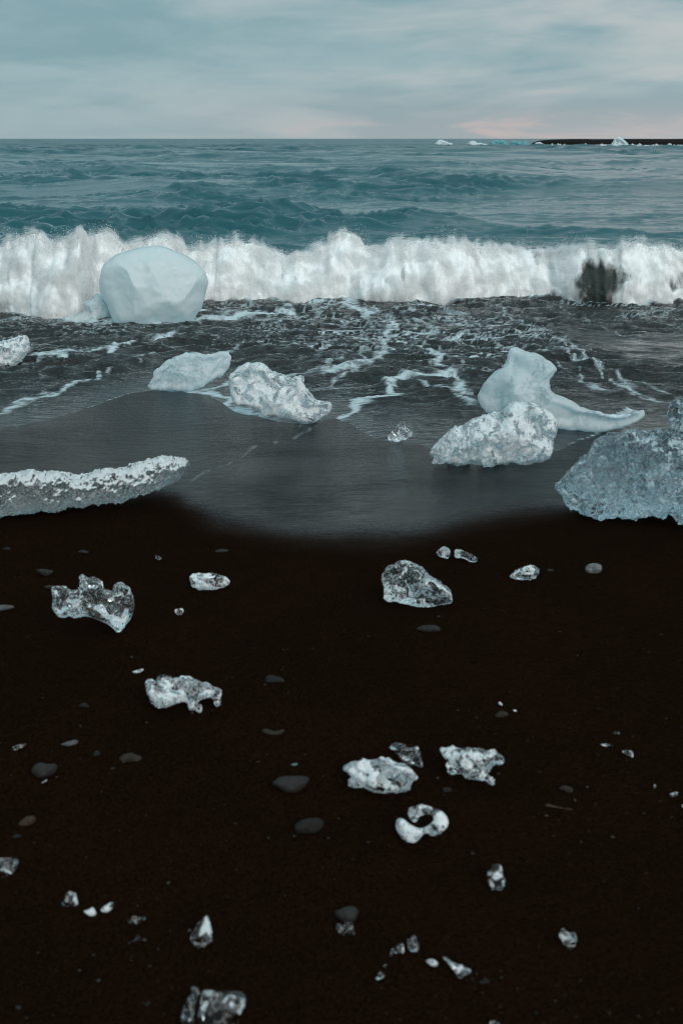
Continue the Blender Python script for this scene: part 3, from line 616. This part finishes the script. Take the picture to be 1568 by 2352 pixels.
SMALL = [
 ('ice_chunk', 'jagged winged ice chunk with two horns on the dry sand', 'E', [(238,250),(270,240),(330,265),(365,260),(375,225),(368,205),(385,192),(400,210),(430,205),(465,220),(470,255),(500,270),(525,265),(530,235),(560,227),(600,260),(618,320),(605,370),(570,430),(545,458),(510,430),(480,405),(400,370),(350,385),(330,370),(285,385),(240,350),(245,300)], 'clear', 55),
 ('ice_chunk', 'smooth eye-shaped ice lens on the dry sand right of the winged chunk', 'E', [(865,200),(910,185),(980,183),(1030,200),(1060,225),(1050,238),(1000,255),(940,262),(890,245)], 'shard', 40),
 ('ice_chunk', 'rounded clear ice lump with a dark window and bright rim', 'F', [(190,205),(205,160),(250,132),(300,130),(360,155),(400,190),(440,215),(490,255),(508,285),(505,315),(450,330),(380,335),(280,322),(195,305),(200,260)], 'clear', 60),
 ('ice_chunk', 'left of two glassy ice bits just below the wet sand edge', 'F', [(433,85),(470,57),(500,75),(497,105),(485,118),(445,105)], 'clear', 30),
 ('ice_chunk', 'right, longer of two glassy ice bits just below the wet sand edge', 'F', [(517,72),(560,78),(600,100),(625,115),(620,133),(590,132),(560,112),(520,115)], 'clear', 34),
 ('ice_chunk', 'oval frosted ice chunk left of the pale round pebble', 'F', [(772,195),(810,165),(855,145),(900,155),(908,180),(880,210),(830,214),(780,208)], 'shard', 40),
 ('ice_chip', 'tiny bright ice chip above the eye-shaped lens', 'E', [(713,100),(735,105),(745,115),(730,123),(715,115)], 'shard', 18),
 ('ice_chip', 'small ragged ice chip below the eye-shaped lens', 'E', [(800,350),(840,342),(845,360),(825,378),(805,365)], 'shard', 22),
 ('ice_chunk', 'lacy frosted ice chunk with drip-like feet', 'E', [(680,685),(720,675),(760,665),(800,670),(850,657),(900,675),(970,700),(1000,725),(1018,730),(1018,795),(985,790),(980,755),(930,755),(900,780),(930,800),(915,825),(880,828),(865,785),(835,765),(790,795),(720,800),(700,770),(685,730)], 'shard', 65),
 ('ice_chip', 'thin ice sliver above the left end of the lacy chunk', 'E', [(602,638),(625,630),(660,620),(663,628),(630,648),(605,650)], 'shard', 24),
 ('ice_chip', 'small ice splinter near the left edge above a flat grey pebble', 'G', [(112,735),(140,705),(200,695),(255,695),(210,720),(130,755)], 'shard', 24),
 ('ice_chunk', 'long spindle-shaped ice chunk, largest of the cluster of four', 'I', [(20,395),(80,355),(150,335),(180,305),(240,325),(340,315),(440,320),(480,365),(560,360),(620,390),(690,460),(680,500),(620,560),(550,600),(470,605),(370,612),(280,590),(200,572),(75,548),(100,500),(90,460)], 'shard', 60),
 ('ice_chunk', 'small glassy ice chunk just above the spindle-shaped one', 'I', [(440,205),(480,160),(580,175),(600,215),(660,195),(710,190),(715,260),(745,340),(745,388),(690,370),(600,350),(545,320),(530,260),(470,235)], 'clear', 40),
 ('ice_chunk', 'fish-shaped ice chunk with a tail right of the spindle-shaped one', 'I', [(900,225),(940,215),(1000,205),(1120,215),(1260,220),(1330,240),(1420,245),(1480,290),(1495,330),(1470,358),(1420,355),(1340,410),(1320,445),(1380,500),(1420,535),(1350,525),(1270,490),(1160,485),(1090,440),(980,435),(975,370),(1000,310),(950,285)], 'shard', 60),
 ('ice_chunk', 'broken ring-shaped ice chunk with sand showing through its hole', 'I', [(500,870),(540,855),(600,885),(650,925),(700,948),(765,940),(828,895),(852,862),(837,824),(772,816),(708,838),(680,892),(650,885),(612,830),(610,755),(680,745),(740,720),(820,750),(910,780),(960,830),(985,880),(970,940),(920,985),(825,1018),(785,985),(740,1005),(710,1050),(655,1085),(580,1060),(525,1000),(498,930)], 'shard', 60),
 ('ice_chip', 'topmost bright ice chip of the trio at the right', 'J', [(912,600),(940,575),(985,590),(985,615),(920,615)], 'shard', 22),
 ('ice_chip', 'flat beaded ice chip, leftmost of the trio at the right', 'J', [(805,700),(860,690),(935,708),(930,728),(880,728),(815,722)], 'shard', 24),
 ('ice_chip', 'hooked ice chip, lowest of the trio at the right', 'J', [(1000,770),(1040,745),(1100,760),(1110,815),(1085,822),(1060,795)], 'shard', 24),
 ('ice_chip', 'narrow ice chip near the right edge, left of the last pair', 'J', [(1295,1075),(1310,1060),(1322,1095),(1300,1102)], 'shard', 16),
 ('ice_chip', 'forked ice chip close to the right edge', 'J', [(1435,1155),(1480,1140),(1515,1135),(1515,1160),(1460,1182)], 'shard', 20),
 ('ice_chip', 'ice chip cut by the right picture edge', 'J', [(1555,1250),(1600,1260),(1600,1300),(1560,1280)], 'shard', 16),
 ('ice_chunk', 'blue ice chunk cut by the left picture edge on the dry sand', 'K', [(-60,570),(60,562),(175,572),(150,660),(105,735),(50,740),(-60,760)], 'clear', 36),
 ('ice_chunk', 'domed ice chunk with a bright foot at the lower left', 'K', [(560,985),(595,955),(600,900),(650,870),(700,890),(720,990),(710,1010),(600,1005)], 'clear', 34),
 ('ice_chip', 'left ice bit of the touching pair right of the domed chunk', 'K', [(765,1055),(820,1040),(860,1015),(895,1090),(870,1105),(820,1095)], 'shard', 24),
 ('ice_chip', 'right ice bit of the touching pair right of the domed chunk', 'K', [(920,1040),(990,990),(1040,965),(1048,1005),(1000,1065),(950,1065)], 'shard', 24),
 ('ice_chip', 'boat-shaped ice bit above a flat sliver at the lower left', 'K', [(1175,1140),(1230,1085),(1280,1110),(1340,1100),(1335,1130),(1270,1165),(1215,1190)], 'clear', 26),
 ('ice_chip', 'flat dull ice sliver below the boat-shaped bit', 'K', [(1170,1365),(1210,1330),(1270,1275),(1290,1285),(1270,1315),(1350,1305),(1340,1325),(1260,1345),(1190,1370)], 'clear', 28),
 ('ice_chip', 'blurred faint ice bit left of the big ice plate at the bottom', 'K', [(1315,1890),(1390,1885),(1385,1915),(1345,1930)], 'clear', 18),
 ('ice_chunk', 'teardrop-shaped ice chunk with a pointed top', 'L', [(340,555),(375,700),(390,830),(330,870),(285,890),(240,855),(190,830),(180,780),(215,720),(250,640),(305,590)], 'clear', 44),
 ('ice_chunk', 'narrow upright ice strip left of the big plate at the bottom edge', 'L', [(195,1225),(240,1215),(265,1250),(245,1330),(225,1400),(220,1500),(210,1640),(80,1640),(95,1500),(120,1420),(150,1350),(190,1300)], 'clear', 44),
 ('ice_chunk', 'large clear ice plate cut by the bottom edge', 'L', [(300,1255),(420,1275),(540,1270),(640,1275),(685,1330),(680,1400),(640,1450),(620,1560),(610,1660),(250,1680),(255,1480),(270,1400),(290,1330)], 'clear', 56),
 ('ice_chunk', 'bubbly ice bit tucked below a round dark stone', 'M', [(140,640),(165,615),(195,640),(230,605),(285,605),(290,650),(305,700),(290,730),(220,720),(155,690)], 'clear', 30),
 ('ice_chip', 'thinnest sliver beside the small ice tooth at the bottom', 'M', [(610,905),(635,835),(652,850),(628,908)], 'shard', 16),
 ('ice_chip', 'small ice tooth at the bottom between a sliver and a clear boxy bit', 'M', [(655,875),(690,800),(735,790),(740,885),(680,880)], 'shard', 24),
 ('ice_chip', 'clear boxy ice bit right of the small ice tooth', 'M', [(765,750),(800,745),(830,720),(850,740),(870,870),(780,860)], 'clear', 28),
 ('ice_chip', 'oval ice bead left of the feather-shaped shard', 'M', [(930,950),(960,930),(1010,940),(1042,970),(1020,1003),(970,985)], 'shard', 24),
 ('ice_chunk', 'feather-shaped ice shard with a thin stem', 'M', [(1075,905),(1110,930),(1160,965),(1240,990),(1320,1030),(1310,1055),(1240,1105),(1210,1075),(1160,1005)], 'shard', 34),
 ('ice_chip', 'cupped ice bit with one bright end at the bottom', 'M', [(470,1100),(510,1080),(520,1040),(570,1075),(560,1095),(500,1120)], 'clear', 22),
 ('ice_chip', 'faint ice crumb above the cupped bit', 'M', [(550,1000),(570,972),(592,990),(570,1017)], 'clear', 16),
 ('ice_chunk', 'upright ice chunk with a bright belt on bare sand at the right', 'N', [(80,300),(110,300),(115,255),(150,243),(190,260),(195,330),(215,360),(210,430),(120,450),(95,380)], 'clear', 38),
 ('ice_chunk', 'dull speckled ice lump alone at the lower right', 'N', [(620,790),(650,725),(690,770),(740,760),(760,810),(745,870),(705,895),(670,870),(640,810)], 'clear', 34),
 ('ice_chunk', 'ice tip rising from the bottom edge right of centre', 'N', [(100,1440),(130,1430),(175,1455),(180,1500),(90,1500)], 'clear', 24),
 ('ice_chip', 'tiny ice chip above the small brown pebble at the right', 'F', [(719,775),(730,773),(740,785),(735,792),(722,787)], 'shard', 14),
 ('ice_chip', 'tiny ice chip right of the small brown pebble', 'F', [(785,810),(800,810),(805,818),(792,820)], 'shard', 12),
 ('ice_chip', 'thin ice needle below the flat grey pebble at the left', 'G', [(378,1056),(405,1035),(432,1018),(437,1030),(400,1052)], 'shard', 16),
]
for k, (nm, lb, z, ol, mt, rs) in enumerate(SMALL):
    ring = 'ring-shaped' in lb
    o = solid(nm, Z(z, ol), ICE[mt], depth=.35 if ring else .95, res=rs, rough=.012 if ring else (.022 if mt == 'clear' else .04), rscale=6, scallop=.01 if ring else (.03 if mt == 'clear' else .05), sscale=7, facets=0 if ring else 9, seed=30+k, flat=.6, edge=.15)
    tag(o, lb, 'ice chip' if nm == 'ice_chip' else 'ice chunk', 'ice scattered on the black sand')

def ell(cx, cy, rx, ry, tilt=0, n=12):
    return [(cx+rx*math.cos(t)*math.cos(tilt)-ry*math.sin(t)*math.sin(tilt), cy+rx*math.cos(t)*math.sin(tilt)+ry*math.sin(t)*math.cos(tilt)) for t in [2*math.pi*i/n for i in range(n)]]
STONES = [
 ('flat grey pebble near the left edge, above a thin ice needle', Z('G', [(280,940),(300,890),(350,850),(430,858),(500,860),(535,885),(510,945),(430,985),(350,995)]), 'grey'),
 ('smooth oval brown pebble right of the flat grey one', Z('G', [(1090,805),(1150,765),(1230,760),(1310,800),(1300,845),(1220,860),(1110,850)]), 'brown'),
 ('pale mauve drop-shaped pebble at the left', Z('G', [(545,685),(620,655),(690,635),(725,655),(700,690),(640,705)]), 'mauve'),
 ('small dark pebble left of the oval brown one', Z('G', [(850,790),(870,740),(910,735),(935,785),(880,800)]), 'dark'),
 ('faint buried pebble below left of the oval brown one', Z('G', [(1000,915),(1030,888),(1068,892),(1065,930),(1020,945)]), 'dark'),
 ('crescent-shaped dark pebble at the left below the lacy ice', Z('G', [(715,335),(760,298),(800,305),(830,352),(770,345)]), 'dark'),
 ('tiny dark pebble under the crescent-shaped one', Z('G', [(715,500),(740,498),(770,535),(745,540)]), 'dark'),
 ('angular dark stone with a wet corner right of the lacy ice', Z('H', [(860,130),(875,60),(905,40),(980,60),(1030,75),(1055,115),(1010,122),(930,125)]), 'dark'),
 ('saddle-shaped dark pebble with a brown end', Z('H', [(828,540),(920,545),(970,565),(1045,540),(1040,570),(990,612),(930,610),(850,590)]), 'brown'),
 ('small rusty sliver pebble left of the greenish one', Z('H', [(720,850),(820,830),(825,850),(740,868)]), 'rust'),
 ('tiny greenish pebble just above the largest grey stone', Z('H', [(1065,895),(1110,860),(1165,850),(1165,885),(1110,898)]), 'green'),
 ('largest grey stone, left of the spindle-shaped ice', Z('H', [(920,1040),(990,980),(1100,968),(1250,980),(1275,1005),(1240,1070),(1170,1120),(1080,1130),(990,1090)]), 'grey'),
 ('dark half-buried stone below the largest grey stone', ell(710, 1893, 35, 19, -.2), 'dark'),
 ('faint pebble below the fish-shaped ice', Z('I', [(920,560),(980,548),(1015,570),(1000,600),(930,605)]), 'dark'),
 ('half-buried brown pebble above the stick-like stone', Z('J', [(420,1085),(480,1055),(550,1080),(560,1120),(520,1130),(440,1100)]), 'brown'),
 ('long stick-like reddish stone at the right', Z('J', [(285,1245),(310,1222),(400,1240),(480,1265),(545,1270),(560,1292),(500,1285),(400,1275),(310,1258)]), 'rust'),
 ('orange-brown pebble at the left edge above the blue ice', Z('K', [(165,245),(210,185),(270,158),(325,165),(325,220),(270,262),(200,262)]), 'rust'),
 ('faint dark pebble below the orange-brown one', Z('K', [(100,360),(150,325),(210,345),(180,380)]), 'dark'),
 ('faint blurred pebble in the lower left corner', Z('K', [(135,1920),(170,1893),(208,1920),(172,1952)]), 'grey'),
 ('round dark stone directly above a bubbly ice bit', Z('M', [(125,490),(250,445),(320,460),(340,510),(310,580),(220,595),(150,560)]), 'grey'),
 ('pale round pebble near the wet sand edge at the right', ell(1362, 1304, 21, 14, -.15), 'pale'),
 ('small dark pebble between the oval ice and the pale round pebble', ell(1263, 1308, 8, 4.5), 'grey'),
 ('oval dark stone below the rounded clear ice lump', Z('F', [(340,430),(380,412),(430,415),(460,432),(445,450),(390,450),(350,442)]), 'grey'),
 ('small brown pebble below a tiny ice chip at the right', Z('F', [(700,830),(725,808),(760,812),(770,830),(740,842),(710,840)]), 'brown'),
 ('flat dark pebble at the left above the winged ice', Z('E', [(160,160),(200,157),(250,166),(235,185),(210,193),(185,180)]), 'grey'),
 ('dark pebble behind the left wing of the winged ice', Z('E', [(200,238),(230,230),(265,236),(240,252),(215,250)]), 'grey'),
 ('grey pebble at the left edge beside the winged ice', Z('E', [(-30,325),(30,320),(65,326),(68,338),(40,345),(0,355),(-30,350)]), 'mauve'),
 ('thin dark pebble in the upper left dry sand', Z('E', [(357,77),(380,69),(415,80),(400,88),(365,86)]), 'grey'),
 ('dark pebble in the upper left corner of the dry sand', Z('E', [(5,68),(35,54),(55,66),(40,76)]), 'dark'),
 ('dark pebble on the edge of the wet sand, above the eye-shaped ice', Z('E', [(980,75),(1020,64),(1057,72),(1040,84),(1000,86)]), 'grey'),
 ('clear dark ice knob behind the lacy frosted chunk', Z('E', [(718,650),(750,640),(790,648),(800,672),(760,682),(722,678)]), 'dark'),
 ('small pebble at the right above the dark grainy sand', Z('F', [(985,448),(1000,440),(1014,446),(1010,455),(992,455)]), 'brown'),
 ('brownish crumb beside the topmost ice chip of the trio', Z('J', [(1018,642),(1045,632),(1068,645),(1060,655),(1030,655)]), 'brown'),
 ('dark pebble right of the feather-shaped shard at the bottom', Z('M', [(1400,1115),(1450,1085),(1505,1105),(1480,1140),(1420,1140)]), 'dark'),
]
for k, (lb, ol, mt) in enumerate(STONES):
    o = solid('pebble', ol, STONE[mt] if 'ice knob' not in lb else ICE['clear'], depth=.8, res=20, rough=.03, rscale=3, seed=90+k, flat=.95, edge=.1, sink=.006)
    if 'ice knob' in lb: o.name = 'ice_chip'; tag(o, lb, 'ice chip', 'ice scattered on the black sand')
    else: tag(o, lb, 'pebble', 'pebbles on the black sand')

# ------------------------------------------------------------------ far shore: low spit, bergs and the row of stranded ice
flatsea = lambda y: np.full_like(np.asarray(y, float), SEA)
def far_point(u, dist): r = ray(u, 330); return r[0]*dist
def build_spit():
    D = 300.0; m, nt, b, out = mat('far_black_sand'); b.inputs['Base Color'].default_value = (.010, .007, .006, 1); b.inputs['Roughness'].default_value = 1; b.inputs['Specular IOR Level'].default_value = .05
    n = noise(nt, N(nt, 'ShaderNodeTexCoord').outputs['Object'], .6, 4); nt.links.new(mixc(nt, n, (.006, .004, .004), (.016, .011, .009)), b.inputs['Base Color'])
    x0 = far_point(1252, D); xs = np.linspace(0, 420, 260); ys = np.linspace(-1, 1, 24)
    Xg, Yg = np.meshgrid(xs, ys, indexing='ij'); half = 26*np.clip(1-np.exp(-xs/6), .03, 1)[:, None]
    top = 1.75*np.clip(1-np.exp(-xs/2.2), 0, 1)[:, None]*(1+.05*xs[:, None]/40) + .12*fbm(Xg/9, Yg*2, 0, 3, 3)
    top = np.minimum(top, 2.6)
    Zg = SEA-.5 + (top+.55)*np.clip(1-Yg**2, 0, 1)**.45
    o = mesh_np('sand_spit', np.stack([x0+Xg, D+26+Yg*half, Zg], -1).reshape(-1, 3), grid_faces(260, 24), m)
    tag(o, 'low black sand spit on the horizon at the right', None, None, 'structure')
build_spit()
FAR = [  # outline px, material, label
 ([(1400,339),(1404,328),(1412,318),(1420,315),(1428,317),(1436,326),(1446,336),(1448,340)], 'farw', 'white pointed iceberg standing out against the dark spit'),
 ([(1126,338),(1126,326),(1140,322),(1156,323),(1166,330),(1168,338)], 'far', 'turquoise iceberg, leftmost of the pair near the spit tip'),
 ([(1169,338),(1170,326),(1184,324),(1196,328),(1204,322),(1212,330),(1220,338)], 'far', 'turquoise iceberg, right one of the pair near the spit tip'),
 ([(1072,334),(1076,324),(1088,324),(1096,328),(1112,330),(1122,335)], 'farw', 'low white iceberg left of the turquoise pair'),
 ([(996,334),(1004,323),(1016,322),(1026,327),(1040,330),(1036,335)], 'farw', 'leftmost far white floe on the horizon'),
 ([(1224,338),(1228,328),(1240,326),(1248,332),(1252,338)], 'farw', 'small dirty white iceberg at the tip of the spit'),
]
for k, (ol, mt, lb) in enumerate(FAR):
    o = solid('iceberg', ol, ICE[mt], depth=.9, lean=2, res=30, rough=.05, seed=150+k, surf=flatsea, base=(ol[0][0], 338.5), edge=.3)
    tag(o, lb, 'iceberg', 'icebergs off the far spit')
far_meshes = []
for i in range(36):
    uc = 1262+i*(1590-1262)/36+random.uniform(-4, 4)
    if 1398 < uc < 1450: continue
    hgt = random.choice([4, 5, 6, 8, 9]); wd = random.uniform(3.5, 8)
    ol = [(uc-wd, 337.5), (uc-wd*.7, 337.5-hgt*.6), (uc-wd*.1, 337.5-hgt), (uc+wd*.5, 337.5-hgt*.7), (uc+wd, 337.5)]
    o = solid('ice_lump', ol, ICE['farw'], depth=1.0, lean=2, res=10, rough=.06, seed=200+i, surf=flatsea, base=(uc, 337.6), edge=.3)
    tag(o, 'small white ice lump in the row stranded along the dark spit', 'ice lump', 'ice lumps along the far spit')

# ------------------------------------------------------------------ loose grit on the dry sand
def build_gravel():
    n = 5200; m, nt, b, out = mat('grit'); a = attr(nt, 'tone')
    nt.links.new(mixc(nt, a, (.006, .004, .003), (.10, .095, .085)), b.inputs['Base Color']); b.inputs['Roughness'].default_value = .45; b.inputs['Specular IOR Level'].default_value = .3
    Y = 1/RNG.uniform(1/4.6, 1/1.25, n); X = RNG.uniform(-.55, .55, n)*(Y+.6)
    keep = RNG.uniform(0, 1, n) < (.35+.65*sst(X/(Y+.6), -.1, .3))*sst(fbm(X*1.5, Y*1.5, 0, 5, 2), -.6, .4)
    keep &= (Y < np.interp(X, we_x, we_y)+.02) | (RNG.uniform(0, 1, n) < .03)
    X, Y = X[keep], Y[keep]; n = len(X)
    s = RNG.gamma(2.0, .0006, n)+.0007
    octa = np.array([(1,0,0),(-1,0,0),(0,1,0),(0,-1,0),(0,0,1),(0,0,-1)], float); f = np.array([(0,2,4),(2,1,4),(1,3,4),(3,0,4),(2,0,5),(1,2,5),(3,1,5),(0,3,5)])
    V = octa[None]*RNG.uniform(.6, 1.3, (n, 6, 1))*s[:, None, None]; V[:, :, 2] *= .7
    V += np.stack([X, Y, ground(Y)+.004+s*.4], -1)[:, None, :]
    tone = np.repeat(np.clip(RNG.beta(1.1, 5, n), 0, 1), 6)
    o = mesh_np('gravel', V.reshape(-1, 3), (np.arange(n)[:, None, None]*6+f).reshape(-1, 3), m, {'tone': tone}, False)
    tag(o, 'fine grit scattered over the dry black sand', None, None, 'stuff')
build_gravel()
